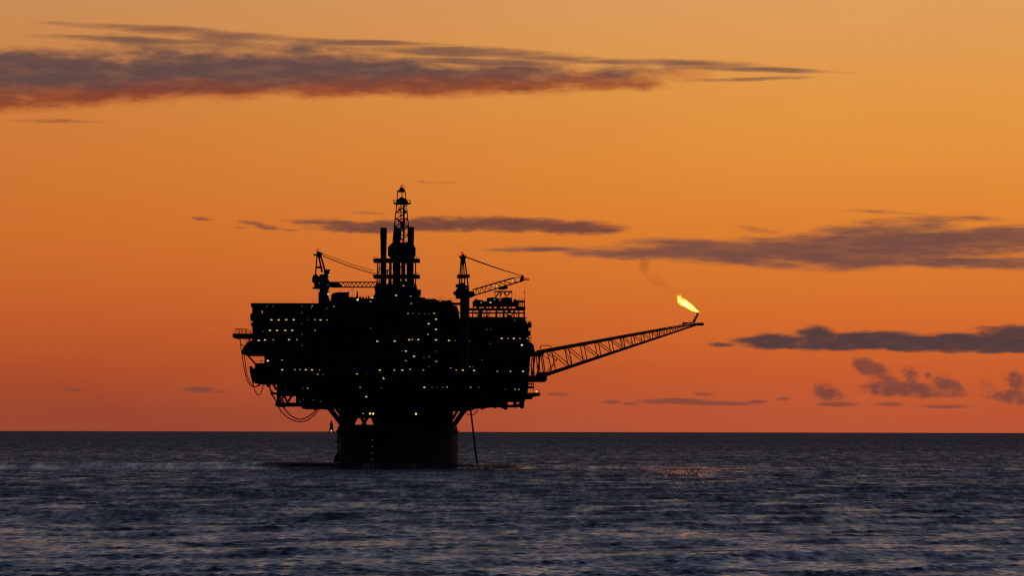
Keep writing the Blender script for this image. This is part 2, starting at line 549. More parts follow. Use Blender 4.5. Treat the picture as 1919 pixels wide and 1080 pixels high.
# shaft
prof = [(21.6, -30), (21.6, .4), (21.4, 1.0), (21.0, 3.0), (20.6, 5.5), (20.45, 8), (20.4, 10.6), (20.45, 10.8), (20.45, 11.2),
        (20.6, 11.4), (21.2, 11.7), (21.2, 12.6), (20.7, 13.0), (20.2, 14.0), (19.9, 14.6)]
YREF = 0.0
MB().lathe(0, 0, prof, 72).build('concrete_shaft', M['concrete'], plat, smooth=False)
SOLID.append(([(640, 790), (850, 790), (850, 880), (640, 880)], -19.5))
for k in range(9):                               # conductor and riser pipes clamped round the shaft
    an = R(10 + 360 / 9 * k)
    MB().beam((21.35 * math.cos(an), 21.35 * math.sin(an), -8), (20.9 * math.cos(an), 20.9 * math.sin(an), 14), .22, 6).build('riser_pipe', M['pipe'], plat)
g = MB()
for a in range(170, 200, 6):
    g.beam((22.1 * math.cos(R(a)), 22.1 * math.sin(R(a)), -1), (20.9 * math.cos(R(a)), 20.9 * math.sin(R(a)), 4.4), .55, 6)
g.build('riser_guard', M['rust'], plat, kind='stuff')
MB().pbox(629, 826.5, 635, 829.5, -1.5, 1.5).build('boat_landing', M['rust'], plat)

YREF = 'front'
# legs that spread from the shaft to the deck
for (a, c, d, e, y, r) in ((616, 763, 641, 795, -12, .95), (616, 763, 641, 795, 12, .95), (628, 763, 643, 783, -16, .55), (628, 763, 643, 783, 16, .55),
                           (874, 763, 851, 797, -12, .95), (874, 763, 851, 797, 12, .95), (861, 763, 849, 785, -16, .5), (861, 763, 849, 785, 16, .5)):
    MB().beam((X(a), y, Z(c)), (X(d), y, Z(e)), r, 8).build('diagonal_leg', M['steel'], plat)
# supports between shaft and deck
solid('wellbay_module', [(703, 764), (848, 799)], -17, 17)
solid('support_column', [(636, 764), (662, 799)], -15, 15)
solid('support_beam', [(661.5, 764), (703.5, 784)], -14, 14)
for (a, c, d, e) in ((678, 783.5, 686.5, 799), (688.5, 783.5, 679, 799), (699, 783.5, 704, 798), (668, 783.5, 660, 799)):
    for y in (-12, 12):
        MB().beam((X(a), y, Z(c)), (X(d), y, Z(e)), .62, 6).build('diagonal_brace', M['steel'], plat)
solid('support_beam', [(660, 796.5), (705, 800)], -14.5, 14.5)

# decks and modules --- left
solid('roof_deck', [(470, 568.2), (604, 575)], -35, 32)
solid('accommodation_block', [(492.5, 574.8), (600, 574.8), (600, 664), (478, 664), (478, 588), (492.5, 588)], -31, 30, 'paint')
solid('stair_tower', [(478.2, 574.9), (484.6, 579), (486.6, 588.2), (478.2, 588.2)], -14, 8)
for (a, py) in ((475, 575.8), (472, 586), (469, 598), (470, 604.5), (474, 612)):
    pass
solid('stair_tower', [(472.5, 575.2), (478.4, 588)], -20, 10)
solid('stair_landing', [(469, 588), (477.8, 600.8)], -20, 10)
solid('stair_tower', [(473.5, 600.6), (477.9, 605)], -18, 8)
solid('stair_landing', [(470.2, 605), (477.7, 610.6)], -20, 10)
solid('stair_tower', [(472.8, 610.4), (478.1, 640)], -19, 9)
for py in (594, 614, 632.5):
    solid('walkway', [(478.2, py), (606, py + 1.8)], -34, -30.9)
solid('boat_platform', [(436, 625.6), (480, 633.2)], -26, 6)
fr = MB()
for y in (-24, 4):
    for px in (441.7, 452.8, 462.8):
        fr.beam((X(px), y, Z(626)), (X(px), y, Z(616.8)), .13, 4)
    fr.beam((X(441.2), y, Z(616.9)), (X(463.2), y, Z(616.9)), .13, 4)
fr.beam((X(441.7), -24, Z(616.9)), (X(441.7), 4, Z(616.9)), .12, 4)
fr.build('platform_frame', M['steel'], plat, kind='stuff')
solid('lower_block', [(463.5, 642), (480, 634.5), (600, 634.5), (600, 664.3), (453.2, 664.3), (453.4, 658), (457, 649), (461, 645.5)], -29, 28)
MB().beam((X(461.8), -20, Z(633)), (X(461.8), -20, Z(643)), .14, 4).build('hanger_rod', M['steel'], plat)
MB().beam((X(462), -22, Z(664)), (X(480), -22, Z(683.5)), .33, 6).build('diagonal_brace', M['steel'], plat)
MB().beam((X(462), 10, Z(664)), (X(480), 10, Z(683.5)), .33, 6).build('diagonal_brace', M['steel'], plat)
solid('machinery_module', [(495.6, 664), (606, 681)], -29.5, 29)
solid('pipe_rack', [(486, 676), (492, 677)], -10, -6)
solid('machinery_module', [(478, 681), (606, 719.2)], -30, 30)
solid('lifeboat_davit', [(467.2, 687), (470.5, 686.6), (472.5, 689.5), (474, 691), (478.2, 690), (478.2, 716), (473.5, 719), (470.6, 707), (468.4, 696)], -21, -15)
solid('hanging_box', [(500, 719), (504.5, 726)], -20, -15)
# stepped truss below the left end
for y in (-26,):
    for (a, c, d, e, r) in ((511, 719, 518, 732, .3), (505, 720, 509, 738, .22), (513, 719, 519, 729, .2), (509, 737, 528, 740, .45), (522, 717, 522, 758, .62),
                            (511, 741, 521, 757, .28), (523, 741, 533, 756, .36), (533.5, 741, 524, 755, .36), (532, 741, 540, 756, .4), (548, 741, 538.5, 756, .42),
                            (556.5, 741, 556.5, 757, .3)):
        MB().beam((X(a), y, Z(c)), (X(d), y, Z(e)), r, 6).build('diagonal_brace', M['steel'], plat)
    MB().beam((X(509.5), y, Z(732)), (X(509.5), y, Z(741)), .42, 6).build('hanger_post', M['steel'], plat)
solid('deck_slab', [(519, 719), (526.5, 742)], -25, 24)
solid('deck_slab', [(526, 732.5), (566, 741.6)], -26, 25)
solid('deck_slab', [(526, 719), (566, 722)], -26, 25)
solid('pump_skid', [(530.5, 722), (532.8, 733)], -20, -10)
solid('pump_skid', [(536.5, 722), (541.5, 733)], -20, -10)
solid('pump_skid', [(543.5, 722), (566.3, 733)], -24, 10)
solid('deck_slab', [(517, 755), (567, 761.6)], -27, 25)
MB().beam((X(521), -28, Z(758)), (X(521), 26, Z(758)), .95, 10).build('deck_node', M['steel'], plat)
solid('underdeck_module', [(556, 741.4), (566.5, 755.3)], -22, 24)
solid('underdeck_module', [(566, 719), (640, 766.5)], -28, 28)
# centre
solid('utility_module', [(600, 571), (604, 566.5), (621, 563), (668, 559.5), (700, 558.8), (706, 700), (600, 700)], -33, 30)
solid('generator_house', [(620, 564), (620.5, 553), (624, 549.2), (634, 547.2), (652, 547.6), (652, 564)], -20, -6)
solid('lifting_frame', [(651.5, 547), (653.4, 545.2), (653.9, 560), (651.8, 560)], -14, -10)
solid('lifting_frame', [(652, 557), (668, 557), (668, 560.3), (652, 560.3)], -14.2, -10.2)
solid('lifting_frame', [(668.6, 545.5), (670, 545.5), (671, 560), (667.2, 560)], -14, -10)
solid('drilling_module', [(700, 557), (796, 557), (796, 563), (806, 563.6), (806, 704), (690, 704), (690, 600), (700, 600)], -29, 28)
solid('drill_substructure', [(696, 558), (701, 553), (705.5, 541), (706, 539), (781, 539), (783, 543), (786.8, 541.4), (786.2, 549), (784.5, 552), (785.6, 557), (794, 558)], -16, 16, 'paint')
solid('winch_house', [(701, 539.5), (706.5, 539.5), (706.5, 546.5), (703, 546.5)], -10, 4)
solid('process_module', [(805.5, 565), (847.5, 565), (850, 571.6), (856, 573), (857.5, 578.6), (858, 588), (860, 592), (866, 604), (866, 704), (805.5, 704)], -31, 30)
for (px, py0, r) in ((812.5, 559.6, 1.0), (814.5, 561, .8), (800.2, 559.4, .7), (806.8, 559.8, .75), (830, 562.5, .6), (836, 563, .8), (842, 561.5, .3), (690.5, 554.6, .3), (680, 556.8, .5), (611, 562.2, .4)):
    MB().beam((X(px), -12, Z(567)), (X(px), -12, Z(py0)), r * .9, 8).build('vent_pipe', M['pipe'], plat)
# right
solid('process_module', [(864, 593.2), (984.5, 593.2), (985, 600), (987.5, 603), (987.5, 628), (991, 628.5), (991.2, 650), (991, 704), (864, 704)], -32, 31)
solid('crane_access', [(847, 566.6), (863, 566.6), (863, 571), (853, 571.4), (847, 569)], -34, -30)
solid('weather_deck', [(885.5, 564.6), (971, 564.6), (971, 572.4), (885.5, 572.4)], -30, -10)
for k, px in enumerate((886, 893, 901, 906, 915, 921, 930, 941, 949, 957, 966)):
    w = (2, 5, 1.6, 6, 2, 5, 8, 3, 5, 2, 5)[k]
    solid('deck_column' if w < 3 else 'equipment_skid', [(px, 572), (px + w, 577.5)], -26, -20 + w * .6)
solid('deck_slab', [(876, 577), (984, 579)], -30.4, -7.5)
solid('pipe_rack', [(880, 584.6), (984, 587)], -18, -14)
for (a, d) in ((884.8, 887), (896, 903.6), (911, 913.6), (917.8, 919), (928.2, 931.8), (936.8, 938), (942, 946), (951, 957.6), (962, 964.6), (971, 973.6), (981, 984)):
    y0 = random.uniform(-24, -6)
    solid('deck_column' if d - a < 3.2 else 'equipment_skid', [(a, 578.5), (d, 594)], y0, y0 + 3 + (d - a) * .3)
for (a, c, d, e) in ((896, 593, 889, 581), (904, 581, 909, 593), (914, 593, 918, 582), (930, 593, 934, 582), (946, 582, 951, 593), (958, 593, 963, 582), (964, 582, 969, 590)):
    MB().beam((X(a), -12, Z(c)), (X(d), -12, Z(e)), .17, 5).build('diagonal_brace', M['steel'], plat)
solid('deck_slab', [(966, 562.4), (984, 565)], -20, -8)
solid('deck_slab', [(968, 574), (984.6, 578)], -20, -8)
for px in (971.3, 974.4, 978.5, 982.8):
    MB().beam((X(px), -19, Z(581)), (X(px), -19, Z(562)), .2, 5).build('deck_column', M['steel'], plat)
for (a, c, d) in ((887, 561, 906), (906, 563.4, 914), (912, 556.4, 935), (939, 556.2, 960)):
    r = (d - a) / 2 / S
    pr = [(r, Z(567)), (r, Z(c + 2.2)), (r * .86, Z(c + 1)), (r * .5, Z(c + .2)), (.1, Z(c))]
    MB().lathe(X((a + d) / 2), -16, pr, 20).build('storage_tank', M['paint'], plat)
fr = MB()
for y in (-22, -10):
    for (a, c, d, e) in ((927, 545, 929, 565), (937.2, 545, 937.2, 565), (947.5, 545, 949, 565), (959.4, 545, 959.4, 565), (929, 555, 937, 545), (937, 555, 941, 546), (944, 546, 948, 553), (950, 553, 958, 545), (926.5, 545, 959.8, 545)):
        fr.beam((X(a), y, Z(c)), (X(d), y, Z(e)), .17, 4)
fr.beam((X(927), -22, Z(545)), (X(927), -10, Z(545)), .16, 4)
fr.beam((X(959.4), -22, Z(545)), (X(959.4), -10, Z(545)), .16, 4)
fr.build('boom_rest', M['steel'], plat, kind='stuff')
solid('stair_landing', [(987, 606), (996.5, 606), (996.5, 611.6), (987, 611.6)], -14, 6)
solid('stair_tower', [(989.5, 602.5), (995, 602.5), (995, 606.4), (989.5, 606.4)], -8, 2)
solid('stair_landing', [(987, 619.4), (995, 619.4), (994.5, 627.2), (987, 627.2)], -14, 6)
solid('stair_tower', [(986.8, 611.4), (989.5, 611.4), (989.5, 620), (986.8, 620)], -12, 2)
solid('stair_landing', [(990.8, 640), (994, 640), (1001, 647.5), (1001.5, 655.5), (990.8, 655.5)], -14, 6)
# lower level
solid('cellar_module', [(606, 700), (700, 704), (866, 704), (991, 704), (991, 727), (985, 728), (985, 742), (606, 742)], -30, 29)
solid('cellar_module', [(639.5, 741.5), (985, 741.5), (985, 750), (982.5, 752), (952, 752), (951.8, 766), (946, 766.6), (940, 763.4), (935, 762), (914, 763), (904, 765), (893, 764.5), (880, 768.5), (868, 770), (639.5, 768.5)], -27, 26)
solid('flare_base_deck', [(990, 703.4), (1024, 703.4), (1026, 706), (1025, 712), (1021.5, 714.6), (990, 714.6)], -16, 10)
solid('stair_landing', [(990.5, 723.8), (1001.5, 723.8), (1001.5, 727.5), (990.5, 727.5)], -14, -8)
solid('stair_landing', [(990.5, 718), (1000, 718), (1000, 719.4), (990.5, 719.4)], -14, -8)
for px in (993.6, 996.8, 1000.6):
    MB().beam((X(px), -13, Z(714)), (X(px), -13, Z(725)), .16, 5).build('deck_column', M['steel'], plat)
solid('cellar_module', [(984.6, 736), (998, 735.6), (1012.6, 735.4), (1012.8, 740.8), (999, 743.4), (997.5, 747.4), (984.6, 747.6)], -12, 8)
solid('hanging_box', [(983, 727), (989.5, 727), (989.5, 736.5), (983, 736.5)], -12, -4)
solid('pump_skid', [(951.5, 758.3), (962, 762.6)], -14, 8)
solid('pump_skid', [(962, 751.5), (968.6, 763.5)], -14, 8)
solid('pump_skid', [(968, 756.5), (974, 762.4)], -14, 8)
solid('pump_skid', [(973.4, 751.5), (982.6, 752), (983.2, 758), (981.6, 765), (976.5, 765), (973.4, 761)], -14, 8)
# projecting floors and columns across the front
for (a, d, py, y0) in ((606, 700, 590, -33), (606, 690, 612, -33), (606, 690, 640, -33), (606, 690, 668, -33), (690, 806, 584, -29), (690, 806, 633, -29), (690, 806, 672, -29),
                       (806, 864, 584.5, -31), (806, 866, 604, -31), (806, 866, 633, -31), (806, 866, 664, -31), (866, 990, 612, -32), (866, 991, 629.5, -32), (866, 991, 670, -32),
                       (606, 991, 690, -31), (606, 985, 721.5, -30), (640, 985, 741, -29), (480, 606, 690, -30)):
    solid('walkway', [(a, py), (d, py + 1.7)], y0 - 2.4, y0 + .05)
for px in list(range(612, 866, 22)) + list(range(872, 990, 20)):
    y0 = front(px, 650)
    MB().pbox(px, 604, px + 3, 704, y0 - .5, y0 - .02).build('facade_column', M['paint'], plat)
for px in range(486, 600, 20):
    MB().pbox(px, 575, px + 2, 664, -31.5, -31.02).build('facade_column', M['paint'], plat)
# pipes and boxes in front of the walls
for k in range(60):
    px, py = random.uniform(610, 975), random.uniform(608, 735)
    y0 = front(px, py)
    w, hh = random.uniform(3, 12), random.uniform(3, 9)
    if k % 2:
        MB().pbox(px, py, px + w, py + hh, y0 - random.uniform(.6, 1.8), y0 - .03).build('equipment_skid', M['paint'], plat)
    else:
        r = random.uniform(.15, .4)
        if k % 4:
            MB().beam((X(px), y0 - .6, Z(py)), (X(px + random.uniform(15, 50)), y0 - .6, Z(py)), r, 6).build('pipe_run', M['pipe'], plat)
        else:
            MB().beam((X(px), y0 - .6, Z(py)), (X(px), y0 - .6, Z(py + random.uniform(10, 40))), r, 6).build('pipe_run', M['pipe'], plat)


def handrail(pts, y0, y1, hgt=1.15):
    g = MB()
    for y in (y0, y1):
        for (a, c), (d, e) in zip(pts[:-1], pts[1:]):
            L = abs(X(d) - X(a))
            for k in range(max(2, int(L / 1.6)) + 1):
                f = k / max(2, int(L / 1.6))
                p = (X(a + (d - a) * f), y, Z(c + (e - c) * f))
                g.beam(p, (p[0], y, p[2] + hgt), .035, 4)
            for hh in (hgt, hgt * .55):
                g.beam((X(a), y, Z(c) + hh), (X(d), y, Z(e) + hh), .035, 4)
    g.build('handrail', M['steel'], plat, kind='stuff')


handrail([(436.4, 625.6), (470, 625.6)], -25.8, 5.8)
handrail([(656, 559.6), (697, 559)], -32, 29)
handrail([(806, 565), (847, 565)], -30.5, 29.5)
handrail([(972, 562.4), (984, 562.4)], -19.8, 11.8)
handrail([(988, 606), (996.3, 606)], -13.8, 5.8)
handrail([(988, 619.4), (995, 619.4)], -13.8, 5.8)
handrail([(1003, 703.4), (1024, 703.4)], -15.8, 9.8)
handrail([(1000, 735.6), (1012.4, 735.4)], -11.8, 7.8)
for (px, py, hh) in ((493, 568, .8), (585, 568, 1.6), (760, 540, 2), (705, 540, 3), (660, 559, 3.4), (825, 565, 2.2), (983, 562, 1.6), (966, 563, 2.4)):
    MB().beam((X(px), -9, Z(py) - .3), (X(px), -9, Z(py) + hh), .06, 4).build('antenna_mast', M['steel'], plat)

# clutter that breaks up the edges
for (a, c, d, e, y) in ((991, 632, 994.6, 634, -20), (991, 636.5, 993.2, 640, -8), (991, 657, 996, 659, -18), (991, 668, 993.6, 674, -12), (991, 683, 995, 685, -20), (991, 690, 993.4, 695, -6),
                        (984.4, 594, 987.4, 596, -16), (986.8, 613.6, 991.4, 614.8, -18), (606, 560.6, 609, 566, -18), (614, 559, 617.4, 565, -22), (657, 556, 660, 560.5, -24), (673, 555.6, 676.4, 560, -20), (685, 556.4, 687, 560, -26),
                        (801, 560.6, 804.4, 564, -20), (818, 562.2, 823.6, 566, -22), (826, 563.4, 828, 566, -10), (838, 562.6, 846, 566, -18), (890, 559.6, 894, 566, -24), (935.4, 559, 938.6, 566, -24), (962, 560.4, 968, 566, -24),
                        (474.4, 579, 478.6, 581, -22), (469.6, 600.6, 473, 602, -22), (466, 633, 468, 642, -20), (505.4, 719, 507, 731, -22), (588, 766, 592, 769, -24), (610, 766, 618, 768.4, -24), (902, 764, 906, 767.4, -20), (925, 761.6, 931, 764.6, -22), (452, 646, 455.4, 648, -26), (496, 668, 499, 670, -31)):
    MB().pbox(a, c, d, e, y, y + 3).build('equipment_skid', M['paint'], plat)
for (px, a, c) in ((995.5, 627, 640), (998.8, 644, 656), (989.8, 611, 620), (948, 764, 768), (958, 762, 765.5), (909, 763, 766.5), (531, 761, 764), (545, 761, 763.6)):
    MB().beam((X(px), -13, Z(a)), (X(px), -13, Z(c)), .12, 5).build('pipe_run', M['pipe'], plat)

# crane pedestals belong to the platform
MB().beam((X(607), -24, Z(575)), (X(607), -24, Z(541)), 1.62, 16).build('crane_pedestal', M['paint'], plat)
MB().beam((X(871), -35, Z(704)), (X(871), -35, Z(559)), 1.66, 16).build('crane_pedestal', M['paint'], plat)
MB().beam((X(598), -24, Z(547)), (X(598), -24, Z(570)), .3, 6).build('cable_riser', M['pipe'], plat)
SOLID.append(([(598, 540), (616, 540), (616, 575), (598, 575)], -25.6))
SOLID.append(([(862, 559), (880, 559), (880, 704), (862, 704)], -36.7))

# exhaust stacks
for (px, y, top, w) in ((718.3, -5, 426, 12), (743.7, 4, 426, 12.4), (769.4, -4, 424.6, 12)):
    r = w / 2 / S
    pr = [(r * .92, Z(545)), (r * .92, Z(470)), (r * .98, Z(468)), (r * .98, Z(447)), (r * 1.05, Z(445)), (r * 1.05, Z(434)), (r, Z(432)), (r, Z(top)), (r * .8, Z(top)), (r * .8, Z(top + 4))]
    MB().lathe(X(px), y, pr, 20).build('exhaust_stack', M['steel'], plat)
# flare boom: a tapering box truss, turned away from the camera
TH = R(14)


def boom_pt(px, py, side, w):
    s = X(px) - X(1005)
    y = -3 + s * math.tan(TH)
    k = (D + y) / D
    return (CAMX + (X(px) - CAMX) * k + side * w * .5 * math.sin(TH), y - side * w * .5 * math.cos(TH), CAMH + (Z(py) - CAMH) * k)


boom = bpy.data.objects.new('flare_boom', None)
col.objects.link(boom)
boom.parent = plat
boom['label'] = 'long tapering lattice boom reaching out to the flare tip'
YREF = None
top_y = lambda px: 661.5 + (605.5 - 661.5) * (px - 1003) / (1300 - 1003)
bot_y = lambda px: 702.0 + (607.5 - 702.0) * (px - 1022) / (1306 - 1022)
wid = lambda px: 6.6 - 4.6 * (px - 1003) / 300
for sd in (-1, 1):
    MB().beam(boom_pt(1000, top_y(1000), sd, wid(1000)), boom_pt(1300, top_y(1300), sd, wid(1300)), .46, 8, .34).build('chord', M['steel'], boom)
    MB().beam(boom_pt(1020, bot_y(1020), sd, wid(1020)), boom_pt(1307, bot_y(1307), sd, wid(1307)), .48, 8, .2).build('chord', M['steel'], boom)
g = MB()
ks = [1012 + 12 * i for i in range(25)]
vs, fs = [], []
for px in (1010, 1299):
    for sd in (-1, 1):
        for dz in (-.28, .28):
            a = boom_pt(px, top_y(px), sd, wid(px) * .7)
            vs.append((a[0], a[1], a[2] + dz))
g.add(vs, [(0, 4, 6, 2), (1, 3, 7, 5), (0, 1, 5, 4), (2, 6, 7, 3), (0, 2, 3, 1), (4, 5, 7, 6)])
g.build('walkway', M['steel'], boom)
MB().beam(boom_pt(1008, top_y(1008) - 3.2, -.6, wid(1008)), boom_pt(1298, top_y(1298) - 1.6, -.6, wid(1298)), .26, 6).build('gas_pipe', M['pipe'], boom)
MB().beam(boom_pt(1008, top_y(1008) - 2.6, .3, wid(1008)), boom_pt(1298, top_y(1298) - 1.2, .3, wid(1298)), .2, 6).build('gas_pipe', M['pipe'], boom)
nodes = [1030, 1062, 1091, 1118, 1143, 1165, 1185, 1203, 1219, 1233, 1246, 1257, 1267, 1276, 1284, 1291]
slope = (top_y(1300) - top_y(1003)) / 297.0
for sd in (-1, 1):
    prev = None
    for i, px in enumerate(nodes):
        dep = bot_y(px) - top_y(px)
        qx = px - slope * dep                                     # square to the boom
        r = max(.13, .19 - i * .005)
        MB().beam(boom_pt(px, top_y(px), sd, wid(px)), boom_pt(qx, bot_y(qx), sd, wid(qx)), r, 5).build('brace', M['steel'], boom)
        if i + 1 < len(nodes):
            nx = nodes[i + 1]
            nq = nx - slope * (bot_y(nx) - top_y(nx))
            MB().beam(boom_pt(px + 1, top_y(px + 1), sd, wid(px)), boom_pt(nq - 1, bot_y(nq - 1), sd, wid(nq)), r * .8, 5).build('brace', M['steel'], boom)
for i, px in enumerate(nodes):
    dep = bot_y(px) - top_y(px)
    qx = px - slope * dep
    MB().beam(boom_pt(px, top_y(px), -1, wid(px)), boom_pt(px, top_y(px), 1, wid(px)), .13, 5).build('brace', M['steel'], boom)
    MB().beam(boom_pt(qx, bot_y(qx), -1, wid(qx)), boom_pt(qx, bot_y(qx), 1, wid(qx)), .13, 5).build('brace', M['steel'], boom)
    if i in (1, 5, 9):
        MB().beam(boom_pt(px, top_y(px), -1, wid(px)), boom_pt(qx, bot_y(qx), 1, wid(qx)), .12, 5).build('brace', M['steel'], boom)
for (a, c, d, e, sd) in ((1020, 698, 1040, 672, 1), (1030, 700, 1044, 680, -1), (1016, 662, 1032, 672, -1), (1020, 660, 1040, 676, 1)):
    MB().beam(boom_pt(a, c, sd, 6), boom_pt(d, e, sd, 6), .14, 5).build('brace', M['steel'], boom)
YREF = 0.0
for i, (a, d) in enumerate(((993, 990), (997, 996), (999, 1001), (1003, 998), (1005, 1009), (1009, 1013), (1012, 1008), (1014, 1020), (1017, 1023))):
    MB().beam((X(a), -9 + i * 1.5, Z(664)), (X(d), -9 + i * 1.5, Z(704)), .2 if i % 3 else .32, 5).build('base_strut', M['steel'], boom)
MB().prism([(991, 654), (1001, 655), (1004, 659.5), (1020, 656.5), (1020, 663), (1014, 666.5), (1010, 668.5), (1006, 667), (991, 668)], -10, 5).build('hinge_frame', M['steel'], boom)
MB().prism([(1006, 698.5), (1016, 697), (1026, 698), (1024, 704), (1004, 704)], -10, 4).build('hinge_frame', M['steel'], boom)
YREF = None
g = MB().tube([boom_pt(1016.5, 658, -1, 6), boom_pt(1017, 648, -1, 6), boom_pt(1019, 646.6, -1, 6), boom_pt(1034, 646.8, -1, 6), boom_pt(1036.5, 648.5, -1, 6), boom_pt(1037, 656, -1, 6)], .16, 5)
g.build('pipe_loop', M['pipe'], boom)
for px in (1047, 1090, 1147):
    MB().beam(boom_pt(px, top_y(px), -1, 5), boom_pt(px, top_y(px) - 6, -1, 5), .09, 4).build('lamp_post', M['steel'], boom)
e = boom_pt(1300, 606, 0, 1)
YREF = e[1]
MB().box(X(1279), e[1] - 1.3, Z(606.4), X(1297), e[1] + .9, Z(603.2)).build('tip_platform', M['steel'], boom)
MB().beam((X(1290), e[1], Z(607)), (X(1319), e[1], Z(606.2)), .55, 8).build('tip_beam', M['steel'], boom)
MB().box(X(1310), e[1] - 1.2, Z(608.2), X(1318.6), e[1] + 1.2, Z(603.6)).build('tip_platform', M['steel'], boom)
MB().tube([(X(1284), e[1], Z(605)), (X(1296), e[1], Z(604.2)), (X(1299.5), e[1], Z(602.5)), (X(1301.5), e[1], Z(599)), (X(1304.5), e[1], Z(592)), (X(1307.5), e[1], Z(585.5))],
          [.45, .45, .45, .45, .5, .55], 8).build('flare_pipe', M['rust'], boom, smooth=False)
TIPY = e[1]

YREF = 'front'
# slanting pipe down into the water, at the right of the shaft
MB().beam((X(881.5), -9, Z(760)), (X(896.5), -9, Z(884)), .33, 8).build('caisson_pipe', M['steel'], plat)

# ------------------------------------------------------------------ lamps on the platform
lamp_mesh = {}


def lamp(px, py, kind, w=4.4, hh=2.3, y=None, parent=None):
    """A flood lamp: dark hood with a glowing lens on its front."""
    key = (kind, round(w, 1), round(hh, 1))
    if key not in lamp_mesh:
        g = MB()
        a, c = w / S / 2, hh / S / 2
        g.box(-a - .06, -.05, -c - .06, a + .06, .5, c + .06, 0)
        g.add([(-a, -.07, -c * .6), (-a * .6, -.07, -c), (a * .6, -.07, -c), (a, -.07, -c * .6), (a, -.07, c * .6), (a * .6, -.07, c), (-a * .6, -.07, c), (-a, -.07, c * .6),
               (-a * .6, -.22, -c * .6), (a * .6, -.22, -c * .6), (a * .6, -.22, c * .6), (-a * .6, -.22, c * .6)],
              [(8, 9, 10, 11), (1, 2, 9, 8), (3, 4, 10, 9), (5, 6, 11, 10), (7, 0, 8, 11), (0, 1, 8), (2, 3, 9), (4, 5, 10), (6, 7, 11)], 1)
        lamp_mesh[key] = g.mesh('deck_lamp', [M['steel'], LAMP[kind]])
    o = bpy.data.objects.new('deck_lamp', lamp_mesh[key])
    col.objects.link(o)
    par = parent or plat
    o.parent = par
    if y is None:
        y = front(px, py)
        y = -20 if y is None else y
        y -= .52
    k = (D + (y if YREF == 'front' else YREF)) / D
    o.location = Vector((CAMX + (X(px) - CAMX) * k, y, CAMH + (Z(py) - CAMH) * k)) - par.location
    return o


LAMPS = """499.8 574 d,511.8 574 d,565.8 573.9 d,565.8 586.5 d,565.8 607.2 d,565.8 627.3 d,565.8 648.3 d,585 573.6 w,583 577.7 d,612.3 577.9 d,625.9 574.1 w
508.8 599.7 b,522.5 599.7 y,536.5 599.5 b,550.5 599.5 b,578.2 599.1 d,590.3 599.1 w,600.8 599.7 b,612.9 599.7 w,492.3 620.9 d,505.9 619.6 b,519.4 619.6 b,534.8 619.4 b,547.8 619.4 b,590.5 619.2 w
485.1 638.4 b,496.9 637.4 b,512.5 637 w,541.7 637 b,556.4 636.8 w,502.2 676.6 W,528.5 675.2 w,529.1 693.5 b,553 693.3 w,562.7 693 w,573.5 693.4 b,585 693.5 y,599.9 693.5 w,595.9 702 w,605.7 702.3 d
567.5 728 d,577 728.1 w,562.7 752.8 d,569.3 749 d,588.2 749.9 d,601.4 752.8 d,742.5 553.4 b,769.5 554.8 w,756 535.3 o,670.2 561.7 H,697.8 558.3 H,615.2 551.1 W,595.7 542.9 w,660.5 542.2 o
694.3 564.9 w,770.9 568.4 w,764.6 587.3 w,773.8 587 d,785.2 587.5 d,796.1 587.9 d,804.8 587.9 d,813.4 586.5 b,817.2 597.9 b,803.4 606.5 b,817.4 616.9 b,803 626.3 b,817.2 636.7 b,841.5 637.9 b,853.5 637.9 d
694.5 615.4 d,707.4 639.6 b,739.9 639.2 b,766.9 636.7 y,772.8 636.1 w,784.1 636.3 b,753.7 657.6 d,760.8 657.9 b,776.3 667.7 b,794.4 670.2 d,805 668.3 w,818 657.9 d
761.1 676.1 w,818 677.2 o,803.6 687.2 d,844.9 689.6 w,855.5 693.3 w,712 693.6 y,739.3 693.6 o,754.5 693.6 b,769.2 691.9 b,793.8 693.4 w,669.5 700.8 y,719.2 709.1 y,675.6 726.6 w,715.2 727.5 d
795.8 725.8 b,810.3 725.4 d,818.8 725.7 d,830.2 725.7 d,838.4 725.2 w,854.1 725.2 d,686.8 743.8 b,681.1 775.4 w,694 775.4 H,699.7 775.4 H,780.1 775.7 H
901.8 566.3 w,919.3 566.3 b,927 560.6 w,955.1 587.6 y,964.9 600.2 d,912.4 616.6 d,919.9 616.8 d,940.6 633.8 y,951.9 633.5 w,963.2 633.8 b,974.7 633.8 w,988.1 634 w,978.1 646.1 W,879.9 638.4 d,918.4 643.6 d,897.2 674 d,904 673.7 d
867.7 693.4 y,880.2 687 w,887.4 687.2 d,888.8 694.1 b,932.5 695.6 w,957.8 695.3 b,968.3 695.5 b,980.6 695.4 b,882.2 725.6 w,897.7 725.7 d,947.7 728.9 d,966 729 w,972.9 729.2 w,1005.7 732.8 H,970.2 560.6 w
698.5 825 d,698.5 837 d,698.5 850 d,698.5 861 d"""
SIZE = dict(b=(3.9, 1.9), w=(2.9, 1.8), d=(2.9, 1.9), y=(4.0, 2.0), W=(3.4, 2.6), o=(3.4, 2.6), H=(3.4, 3.4), r=(3, 3))
for item in LAMPS.replace('\n', ',').split(','):  # dim lamps lowest on the left underdeck are added in place of sky gaps
    a, c, k = item.split()
    w, hh = SIZE[k]
    o = lamp(float(a), float(c), k, w, hh)
    if item.startswith('719'):
        o.rotation_euler = (0, R(48), 0)

